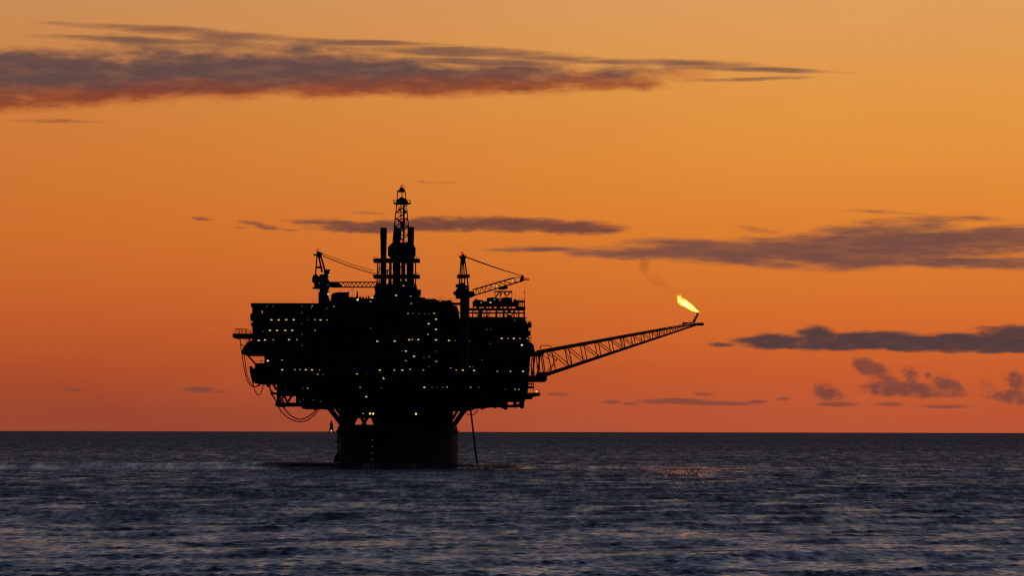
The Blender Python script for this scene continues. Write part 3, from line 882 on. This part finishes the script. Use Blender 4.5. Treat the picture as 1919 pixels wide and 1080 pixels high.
# ------------------------------------------------------------------ drilling derrick
YREF = 0.0
der = empty('drilling_derrick', (0, 0, Z(540)), 'tall narrow lattice drilling derrick with red lamps rising from the middle of the platform', 'derrick')
DB = 'build'
legx = lambda py: 1.0 + (py - 352) * .098      # half width in px
for sx in (-1, 1):
    for sy in (-1, 1):
        MB().beam((X(752 + sx * 24), sy * 3.6, Z(541)), (X(752 + sx * 7), sy * 1.2, Z(358)), .26, 6, .14).build('leg', M['steel'], der)
half = lambda py: 7 + (py - 358) * (17 / 183.0)
dep = lambda py: 1.2 + (py - 358) * (2.4 / 183.0)
lv = [384, 397, 410, 424, 440, 456]
for p0, p1 in zip(lv[:-1], lv[1:]):
    for sy in (-1, 1):
        for sx in (-1, 1):
            MB().beam((X(752 - sx * half(p0)), sy * dep(p0), Z(p0)), (X(752 + sx * half(p1)), sy * dep(p1), Z(p1)), .11, 4).build('brace', M['steel'], der)
        MB().beam((X(752 - half(p1)), sy * dep(p1), Z(p1)), (X(752 + half(p1)), sy * dep(p1), Z(p1)), .1, 4).build('brace', M['steel'], der)
MB().prism([(746.5, 359), (747, 355), (750, 351.5), (752.5, 350), (755.5, 351.5), (758.2, 355), (758.6, 359.5)], -1.4, 1.4).build('crown_block', M['steel'], der)
MB().prism([(743, 357), (759, 357), (759, 359.3), (744, 359.3)], -1.8, 1.8).build('crown_platform', M['steel'], der)
for (a, c, d, e) in ((757, 352, 757.4, 345.8), (748.5, 353, 751, 346.5), (751, 346.5, 755.5, 346.8), (743.3, 357, 743.3, 354), (752.5, 350, 752.5, 344)):
    MB().beam((X(a), 0, Z(c)), (X(d), 0, Z(e)), .1, 4).build('crown_rail', M['steel'], der)
MB().prism([(751.8, 359), (753.8, 359), (753.4, 369), (752.2, 369)], -.5, .5).build('hook_line', M['steel'], der)
MB().prism([(742.6, 381), (744.5, 373.5), (750.5, 369.5), (752.6, 367.2), (755, 369.5), (762, 373.5), (763.6, 381)], -2.2, 2.2).build('wind_wall', M['paint'], der)
MB().prism([(736.6, 379.8), (769.6, 379.8), (767.5, 382), (757, 382.8), (749, 382.8), (738.5, 382)], -3, 3).build('monkey_board', M['steel'], der)
g = MB()
for sx in (-1, 1):
    for y in (-2.8, 2.8):
        for kx in (10.5, 13.5, 16.5):
            g.beam((X(753 + sx * kx), y, Z(380)), (X(753 + sx * kx), y, Z(374.6)), .07, 4)
        g.beam((X(753 + sx * 10), y, Z(374.8)), (X(753 + sx * 16.6), y, Z(374.8)), .07, 4)
g.build('handrail', M['steel'], der, kind='stuff')
MB().pbox(750, 383, 752, 455, -.5, .5).build('guide_rail', M['steel'], der)
MB().pbox(754.5, 383, 758, 455, -.5, .5).build('guide_rail', M['steel'], der)
MB().prism([(749, 414), (752, 409), (756, 409), (759, 414), (757.5, 428), (751, 428)], -1, 1).build('travelling_block', M['rust'], der)
for (a, c, d, e) in ((746, 390, 750, 394), (757, 391, 760, 398), (745, 412, 750, 414)):
    MB().beam((X(a), 0, Z(c)), (X(d), 0, Z(e)), .4, 5).build('tension_arm', M['steel'], der)
MB().prism([(727.2, 479), (727.4, 463.5), (733, 457.5), (737.8, 455), (772.5, 455), (776.2, 460), (778.4, 464), (778.2, 478), (773.5, 485), (734, 485.5)], -6, 6).build('wind_wall', M['paint'], der)
for py in (485.2, 515.2):
    MB().prism([(700, py + 1), (703, py + 1), (703, py), (783, py), (783, py + 1), (786.4, py + 1), (786.2, py + 5.8), (700.4, py + 6.2)], -9, 9).build('racking_platform', M['steel'], der)
    g = MB()
    for y in (-8.8, 8.8):
        for px in (700.8, 704, 707, 777.5, 781.5, 785.6):
            g.beam((X(px), y, Z(py + 2)), (X(px), y, Z(py - 2.6)), .07, 4)
        g.beam((X(700.5), y, Z(py - 2.4)), (X(708), y, Z(py - 2.4)), .07, 4)
        g.beam((X(777), y, Z(py - 2.4)), (X(786), y, Z(py - 2.4)), .07, 4)
    g.build('handrail', M['steel'], der, kind='stuff')
for (px, r, y) in ((708, .22, -7), (731, .28, 3), (738.5, .5, -2), (742.5, .7, 2), (747.5, .6, -3), (756.5, .45, 1), (753, .4, 5), (763.5, .3, -3), (767, .6, 3), (772, .5, -2), (779.4, .2, -6), (709.5, .2, 6), (729, .16, 6), (778, .2, 6)):
    MB().beam((X(px), y, Z(542)), (X(px), y, Z(486)), r, 6).build('standpipe', M['pipe'], der)
for (a, d, c, e) in ((737.6, 744, 486, 541), (744.5, 750.4, 498, 541), (746, 750, 486, 496), (753.2, 759.4, 486, 541), (763.4, 768, 486, 541), (768.4, 773.2, 490, 512), (769, 773, 522, 541), (730.4, 733.6, 490, 541), (724.6, 727, 505, 513)):
    MB().pbox(a, c, d, e, -2.4, 2.2).build('pipe_rack', M['pipe'], der)
for (a, c, d, e) in ((722, 488, 736, 486), (708, 512, 716, 498), (726, 540, 738, 526), (738, 500, 726, 508), (760, 492, 768, 506), (768, 522, 760, 534), (779, 541, 772, 528), (706, 541, 714, 524), (748, 494, 756, 508)):
    MB().beam((X(a), -4, Z(c)), (X(d), -4, Z(e)), .15, 5).build('brace', M['steel'], der)
MB().prism([(705, 532), (712, 530), (726, 532.5), (738, 532), (740, 528), (760, 527), (773, 529), (780.5, 534), (781, 541), (703, 541)], -5, 5).build('drill_floor', M['paint'], der)


def top_lamp(px, py, kind, w, y, par):
    lamp(px, py, kind, w, w, y, par)


top_lamp(752.6, 349.4, 'r', 3.0, -1.7, der)
top_lamp(752.8, 412.6, 'r', 3.6, -1.3, der)
top_lamp(752.4, 452.8, 'r', 4.4, -6.4, der)
top_lamp(759.6, 452.4, 'o', 3.6, -6.4, der)
top_lamp(758.2, 364.2, 'w', 2.2, -1.6, der)
top_lamp(761.4, 388.4, 'w', 2.4, -2.6, der)
top_lamp(776.2, 536.2, 'd', 2.4, -9.2, der)

# ------------------------------------------------------------------ cranes
def lattice(par, p0, p1, q0, q1, n_, w, r=.12, rc=.17):
    """Box lattice between a top chord p0-p1 and a bottom chord q0-q1, w deep in y."""
    p0, p1, q0, q1 = (Vector(a) for a in (p0, p1, q0, q1))
    o = Vector((0, w / 2, 0))
    for sd in (-1, 1):
        MB().beam(p0 + o * sd, p1 + o * sd, rc, 5).build('boom_chord', M['steel'], par)
        MB().beam(q0 + o * sd, q1 + o * sd, rc, 5).build('boom_chord', M['steel'], par)
    for i in range(n_):
        f0, f1 = i / n_, (i + 1) / n_
        for sd in (-1, 1):
            a = p0.lerp(p1, f0) if i % 2 == 0 else q0.lerp(q1, f0)
            c = q0.lerp(q1, f1) if i % 2 == 0 else p0.lerp(p1, f1)
            MB().beam(a + o * sd, c + o * sd, r, 4).build('boom_brace', M['steel'], par)
        MB().beam(p0.lerp(p1, f0) - o, p0.lerp(p1, f0) + o, r * .8, 4).build('boom_brace', M['steel'], par)


YREF = cy = -24.0
cl = empty('pedestal_crane', (X(607), cy, Z(541)), 'pedestal crane with its lattice boom lowered level toward the derrick', 'crane', 'pedestal cranes on the platform')
MB().beam((X(601.5), cy, Z(541.4)), (X(601.5), cy, Z(540.6)), 3.0, 14).build('slew_ring', M['steel'], cl)
MB().prism([(586, 539.5), (587, 541), (616, 541), (618, 536), (618, 529), (616, 525), (613, 519), (609, 514), (600, 514.5), (598.5, 518), (596, 517), (593.5, 514), (587.5, 515.5), (585.2, 521), (585.2, 529), (589, 531), (589, 538)], cy - 2, cy + 2.4).build('machinery_house', M['steel'], cl)
MB().prism([(608, 514), (606, 508), (610, 505.5), (612, 505), (619, 505.2), (619, 506.6), (616.5, 508), (617.5, 512), (614, 514.5), (616, 520), (608, 520)], cy - 1.5, cy + 1.2).build('operator_cab', M['paint'], cl)
for (a, c, d, e, r) in ((594.2, 474, 591, 517, .22), (596, 474, 603.5, 510, .32), (599.5, 474, 611, 514, .3)):
    for y in (-1.3, 1.3):
        MB().beam((X(a), cy + y * .4, Z(c)), (X(d), cy + y, Z(e)), r, 5).build('frame_leg', M['steel'], cl)
MB().prism([(592.5, 499.5), (603, 499), (605, 503), (592, 502.6)], cy - 1.4, cy + 1.4).build('frame_tie', M['steel'], cl)
MB().prism([(593, 472), (597, 471), (600.5, 472.5), (601, 479), (603, 483), (593, 481.5)], cy - .9, cy + .9).build('frame_head', M['steel'], cl)
MB().prism([(586.5, 476.4), (593.5, 476), (593.5, 478.6), (587.5, 479)], cy - .9, cy + .9).build('head_platform', M['rust'], cl)
MB().prism([(600.5, 473), (604.5, 474), (603.5, 478.5), (600.5, 478)], cy - .6, cy + .6).build('head_sheave', M['rust'], cl)
for (px, a, c) in ((599.3, 473, 463.5), (586.8, 477, 473.5), (594, 472, 468.6)):
    MB().beam((X(px), cy, Z(a)), (X(px), cy, Z(c)), .06, 4).build('antenna_mast', M['steel'], cl)
lattice(cl, (X(620), cy - 1, Z(529)), (X(708), cy - 7, Z(529.6)), (X(620), cy - 1, Z(538)), (X(706), cy - 7, Z(539)), 22, 1.7, .12, .2)
MB().prism([(614, 527.6), (620, 528), (634, 530.5), (640, 533.5), (640, 537.5), (614, 538.4)], cy - 1.9, cy - .1).build('boom_foot', M['steel'], cl)
for (dz, y) in ((0, -.4), (4, -.6), (5.6, .4)):
    MB().tube([(X(604 + 98 * f), cy + y - 6 * f, Z(474.5 + dz * .9 + (33.5 + dz * .3) * f + 2.2 * math.sin(math.pi * f))) for f in (0, .25, .5, .75, 1)], .085, 4).build('hoist_cable', M['steel'], cl)
for y in (-.8, .8):
    MB().beam((X(584.5), cy + y, Z(539)), (X(596), cy + y, Z(539)), .16, 4).build('access_step', M['rust'], cl)
top_lamp(594.2, 468.6, 'r', 3.6, cy - 1.1, cl)
top_lamp(604.8, 503, 'r', 2.8, cy - 1.8, cl)
top_lamp(598.5, 531, 'd', 2.6, cy - 2.6, cl)
top_lamp(614.9, 534.4, 'd', 2.6, cy - 2.6, cl)

YREF = cy = -35.0
cr = empty('pedestal_crane', (X(871), cy, Z(559)), 'pedestal crane with slanting lattice boom and a red lamp at the tip', 'crane', 'pedestal cranes on the platform')
MB().beam((X(867), cy, Z(559.4)), (X(867), cy, Z(557.6)), 2.5, 14).build('slew_ring', M['steel'], cr)
MB().prism([(853.8, 558), (853.5, 553), (849.8, 551.5), (849.6, 546.5), (854.5, 545), (854, 540), (853.8, 533), (861, 531.5), (864, 529.5), (871, 529.8), (872, 534), (877, 535), (879.5, 545), (882.5, 547), (882.5, 553), (880, 558)], cy - 2.2, cy + 2.2).build('machinery_house', M['steel'], cr)
for (a, c, d, e, r) in ((864.6, 482, 860.6, 534, .26), (866.6, 484, 865, 534, .24), (868.2, 484, 871, 534, .22), (870.6, 484, 878, 541, .26)):
    for y in (-1.2, 1.2):
        MB().beam((X(a), cy + y * .4, Z(c)), (X(d), cy + y, Z(e)), r, 5).build('frame_leg', M['steel'], cr)
MB().prism([(857, 514), (880.5, 514), (880, 519.5), (873, 521), (859, 521), (856, 520.6)], cy - 1.8, cy + 1.8).build('frame_platform', M['steel'], cr)
MB().prism([(864.6, 476), (868, 475), (870.8, 477), (871, 492), (868, 496), (864.4, 494)], cy - .9, cy + .9).build('frame_head', M['steel'], cr)
MB().prism([(860, 479), (874.6, 479.3), (872.5, 484.3), (862, 484.6)], cy - 1.2, cy + 1.2).build('head_platform', M['rust'], cr)
for (px, a, c) in ((860.3, 482, 474.5), (873.5, 480, 477)):
    MB().beam((X(px), cy, Z(a)), (X(px), cy, Z(c)), .07, 4).build('antenna_mast', M['steel'], cr)
lattice(cr, (X(886), cy - .5, Z(542.5)), (X(961), cy - 6, Z(521)), (X(884), cy - .5, Z(554.5)), (X(973), cy - 6, Z(528)), 18, 1.8, .13, .22)
MB().beam((X(961), cy - 6, Z(521)), (X(977), cy - 7, Z(519.5)), .16, 5).build('boom_chord', M['steel'], cr)
MB().prism([(934, 541), (950, 536), (953, 539), (948, 542.2), (936, 543)], cy - 4.5, cy - 3).build('boom_winch', M['steel'], cr)
MB().prism([(877, 546), (888, 545), (890, 553.5), (884, 557), (877, 557)], cy - 1.6, cy + 1.2).build('boom_foot', M['steel'], cr)
MB().prism([(978, 514.5), (980.5, 517), (982.5, 521), (982.5, 525.5), (977, 529), (973, 528.6), (975, 522)], cy - 7.5, cy - 5.5).build('boom_head', M['steel'], cr)
MB().prism([(982, 521), (991, 521.5), (991, 525.6), (982, 525)], cy - 7, cy - 6).build('jib_tip', M['rust'], cr)
for (dz, y) in ((0, -.3), (1.6, .3)):
    MB().tube([(X(873 + 104 * f), cy + y - 6 * f, Z(480 + dz * (1 - f) + 36.5 * f + 1.5 * math.sin(math.pi * f))) for f in (0, .25, .5, .75, 1)], .11, 4).build('hoist_cable', M['steel'], cr)
MB().beam((X(983.2), cy - 6.5, Z(525)), (X(983.2), cy - 6.5, Z(546)), .03, 4).build('hook_line', M['steel'], cr)
MB().beam((X(983.2), cy - 6.5, Z(545)), (X(983.2), cy - 6.5, Z(552)), .13, 6).build('hook_block', M['steel'], cr)
for a, c in ((925.7, 536.1), (930.3, 536.1), (956.1, 526.7), (960.8, 526.7)):
    top_lamp(a, c, 'b', 2.8, cy - 8, cr)
top_lamp(855.5, 540, 'w', 2.8, cy - 2.8, cr)
top_lamp(874.6, 539.7, 'd', 2.6, cy - 2.8, cr)
top_lamp(866, 473.8, 'r', 4.0, cy - 1.1, cr)
top_lamp(983.8, 522.2, 'r', 3.6, cy - 7.6, cr)
top_lamp(988.5, 523, 'r', 2.6, cy - 7.6, cr)

YREF = 'front'
# ------------------------------------------------------------------ hanging hoses
def hose(pts, r, label, y):
    c = []
    P_ = [Vector((X(a), y, Z(b_))) for a, b_ in pts]
    for i in range(len(P_) - 1):
        p0, p1, p2, p3 = P_[max(i - 1, 0)], P_[i], P_[i + 1], P_[min(i + 2, len(P_) - 1)]
        for k in range(5):
            f = k / 5
            c.append(0.5 * ((2 * p1) + (p2 - p0) * f + (2 * p0 - 5 * p1 + 4 * p2 - p3) * f * f + (3 * p1 - p0 - 3 * p2 + p3) * f ** 3))
    c.append(P_[-1])
    o = MB().tube(c, r, 6).build('hanging_hose', M['rubber'], smooth=True)
    tag(o, label, 'hose', 'hoses hanging below the platform decks')
    return o


hose([(449.5, 634), (453, 660), (457, 685), (461, 705), (466, 718), (472, 724), (480, 725), (487, 720)], .15, 'outer long hose hanging down the left platform end from the small boat deck', -21)
hose([(458, 664), (461, 690), (465, 708), (472, 721), (478, 725.5), (486, 723), (490, 718)], .14, 'inner long hose curving down beside the fin at the left end of the platform', -19)
hose([(474.5, 719), (477, 729), (480, 736), (484, 741.4), (488, 739), (491.5, 732), (494, 719)], .14, 'small loop of hose hanging under the lower left corner of the platform', -17)
hose([(521, 761), (527, 771), (536, 780), (547, 787), (560, 790.3), (574, 789), (587, 780.5), (600, 766)], .17, 'lower and wider of the two hose loops sagging left of the concrete shaft', -20)
hose([(530, 761), (536, 769.5), (545, 779), (556, 785), (566, 786), (577, 782), (588, 774), (596, 766)], .19, 'upper and tighter of the two hose loops sagging left of the concrete shaft', -16)
hose([(870, 767), (873, 772), (877, 776), (882, 778), (888, 776.5), (893, 772), (897, 766)], .15, 'short hose loop hanging right of the shaft around the slanting pipe', -12)

# ------------------------------------------------------------------ flame and smoke
YREF = TIPY
fm = bpy.data.materials.new('flame_fire')
fm.use_nodes = True
fm.node_tree.nodes.clear()
n = Nodes(fm.node_tree)
pos = n.new('ShaderNodeNewGeometry').outputs['Position']
e_ = n.new('ShaderNodeEmission')
e_.inputs[0].default_value = (1.0, .21, .0046, 1)
n.put(e_.inputs[1], n.math('MULTIPLY_ADD', n.smooth(n.noise(pos, 0.7, 3.0), .35, .7), 250.0, 120.0))
n.put(n.new('ShaderNodeOutputMaterial').inputs[0], e_.outputs[0])
om = bpy.data.materials.new('flame_edge')
om.use_nodes = True
om.node_tree.nodes.clear()
n = Nodes(om.node_tree)
lw = n.new('ShaderNodeLayerWeight')
lw.inputs[0].default_value = 0.5
e_ = n.new('ShaderNodeEmission')
e_.inputs[0].default_value = (1.0, .50, .05, 1)
e_.inputs[1].default_value = 1.6
tr = n.new('ShaderNodeBsdfTransparent')
ms = n.new('ShaderNodeMixShader')
pos = n.new('ShaderNodeNewGeometry').outputs['Position']
a_ = n.math('SUBTRACT', 1.0, n.smooth(lw.outputs['Facing'], .25, 1.0))
n.put(ms.inputs[0], n.math('MULTIPLY', a_, n.math('MULTIPLY_ADD', n.smooth(n.noise(pos, 1.1, 3.0), .3, .7), .6, .35)))
n.put(ms.inputs[1], tr.outputs[0])
n.put(ms.inputs[2], e_.outputs[0])
n.put(n.new('ShaderNodeOutputMaterial').inputs[0], ms.outputs[0])


def tongue(spine, radii, seed, sides=14, sub=5):
    pts, rr = [], []
    P_ = [Vector((X(a), TIPY + dy, Z(b_))) for a, b_, dy in spine]
    for i in range(len(P_) - 1):
        for k in range(sub):
            pts.append(P_[i].lerp(P_[i + 1], k / sub))
            rr.append(radii[i] + (radii[i + 1] - radii[i]) * (k / sub))
    pts.append(P_[-1])
    rr.append(radii[-1])
    vs, fs = [], []
    for i, p in enumerate(pts):
        d = (pts[min(i + 1, len(pts) - 1)] - pts[max(i - 1, 0)]).normalized()
        a = d.cross(Vector((0, 1, 0))).normalized()
        c = d.cross(a)
        for k in range(sides):
            an = 2 * math.pi * k / sides
            o = a * math.cos(an) + c * math.sin(an)
            r_ = rr[i] / S * (1 + .32 * mnoise.noise((p + o * rr[i] / S) * .55 + Vector((seed, 0, 0))))
            vs.append(p + o * r_)
    for i in range(len(pts) - 1):
        for k in range(sides):
            k2 = (k + 1) % sides
            fs.append((i * sides + k, (i + 1) * sides + k, (i + 1) * sides + k2, i * sides + k2))
    fs += [tuple(range(sides)), tuple(range(len(pts) * sides - 1, (len(pts) - 1) * sides - 1, -1))]
    return MB().add(vs, fs)


fl = empty('flare_flame', (X(1308.5), TIPY, Z(584)), 'bright yellow gas flame blowing leftward off the tip of the flare boom', 'flame')
spine = [(1308.8, 583.2, 0), (1303, 580, 0), (1296, 575.5, 0), (1288, 570.5, 0), (1280, 566, 0), (1275, 561, 0), (1271.5, 556, 0), (1268.5, 552, 0)]
tongue(spine[:6], [.8, 2.0, 3.6, 4.8, 4.2, .8], 3.1).build('fire_core', fm, fl, smooth=True)
tongue([(1276, 564, 0), (1273.5, 560, 0), (1272, 556, 0)], [1.6, 2.2, .4], 3.7).build('fire_core', fm, fl, smooth=True)
tongue(spine, [1.3, 3.3, 5.8, 7.4, 8.0, 6.4, 4.0, .5], 3.1).build('fire_body', om, fl, smooth=True)
tongue([(1277, 562, -.5), (1275.5, 557, -.6), (1275.2, 554, -.6), (1274, 551, -.6)], [4.0, 3.0, 2.0, .4], 8.0, 10).build('fire_tongue', om, fl, smooth=True)
tongue([(1284, 565, .5), (1282, 560.5, .5), (1280, 557, .5)], [4, 2.6, .4], 5.0, 10).build('fire_tongue', om, fl, smooth=True)
tongue([(1297, 574, .2), (1294.5, 569, .2), (1292.6, 566, .2)], [3.4, 2, .4], 6.0, 10).build('fire_tongue', om, fl, smooth=True)

sm = bpy.data.materials.new('thin_smoke')
sm.use_nodes = True
sm.node_tree.nodes.clear()
n = Nodes(sm.node_tree)
pv = n.new('ShaderNodeVolumePrincipled')
pos = n.new('ShaderNodeNewGeometry').outputs['Position']
d_ = n.smooth(n.noise(pos, 0.16, 4.0, .6), .42, .72)
n.put(pv.inputs['Density'], n.math('MULTIPLY', d_, 0.075))
pv.inputs['Color'].default_value = (.35, .15, .10, 1)
n.put(n.new('ShaderNodeOutputMaterial').inputs['Volume'], pv.outputs[0])
smo = tongue([(1268, 553, 0), (1262, 546, 1), (1256, 541, 2), (1245, 534, 3), (1232, 525, 4), (1222, 515, 5), (1214, 503, 6), (1208, 490, 7), (1204, 478, 8)],
             [1, 5, 9, 10, 11, 13, 15, 14, 3], 2.0, 14, 3).build('smoke', sm, None, smooth=True, kind='stuff')
smo['label'] = 'faint brown smoke drifting up to the left from the flame'

# ------------------------------------------------------------------ distant rig on the horizon
YREF = None
DD = 25000.0
F2 = FPX / DD
dx = CAMX + (621.5 - 959.5) / F2
dyy = DD - D
dz = lambda py: CAMH + (808 - py) / F2
rig = empty('distant_rig', (dx, dyy, 0), 'tiny hazy rig tower on the horizon just left of the concrete shaft', 'oil rig')
far = principled('hazed_steel', (0.34, 0.35, 0.38), 0.8, 0.0, 0.15)  # haze of distance is put into this pale blue-grey base colour
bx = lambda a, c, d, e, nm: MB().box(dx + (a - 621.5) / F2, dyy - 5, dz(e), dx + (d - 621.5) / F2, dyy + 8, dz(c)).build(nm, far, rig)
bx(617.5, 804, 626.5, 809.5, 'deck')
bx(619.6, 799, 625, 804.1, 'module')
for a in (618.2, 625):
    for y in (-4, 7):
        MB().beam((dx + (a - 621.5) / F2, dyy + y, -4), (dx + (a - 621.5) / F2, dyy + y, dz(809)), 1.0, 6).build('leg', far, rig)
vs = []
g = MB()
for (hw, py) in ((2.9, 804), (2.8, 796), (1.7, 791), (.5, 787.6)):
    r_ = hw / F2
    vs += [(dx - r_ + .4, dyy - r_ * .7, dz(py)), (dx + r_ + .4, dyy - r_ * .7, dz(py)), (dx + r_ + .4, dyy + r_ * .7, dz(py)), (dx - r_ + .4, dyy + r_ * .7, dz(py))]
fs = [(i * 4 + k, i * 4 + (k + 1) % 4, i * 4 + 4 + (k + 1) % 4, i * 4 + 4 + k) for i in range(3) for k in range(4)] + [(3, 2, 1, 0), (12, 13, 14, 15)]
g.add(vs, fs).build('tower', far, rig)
for (px, py, k, s_) in ((621.6, 807.8, 'H', 2.2), (625.8, 806.6, 'w', 1.5)):
    MB().box(dx + (px - 621.5 - s_ / 2) / F2, dyy - 6.5, dz(py + s_ / 2), dx + (px - 621.5 + s_ / 2) / F2, dyy - 5.2, dz(py - s_ / 2)).build('lamp_bank', LAMP[k], rig)
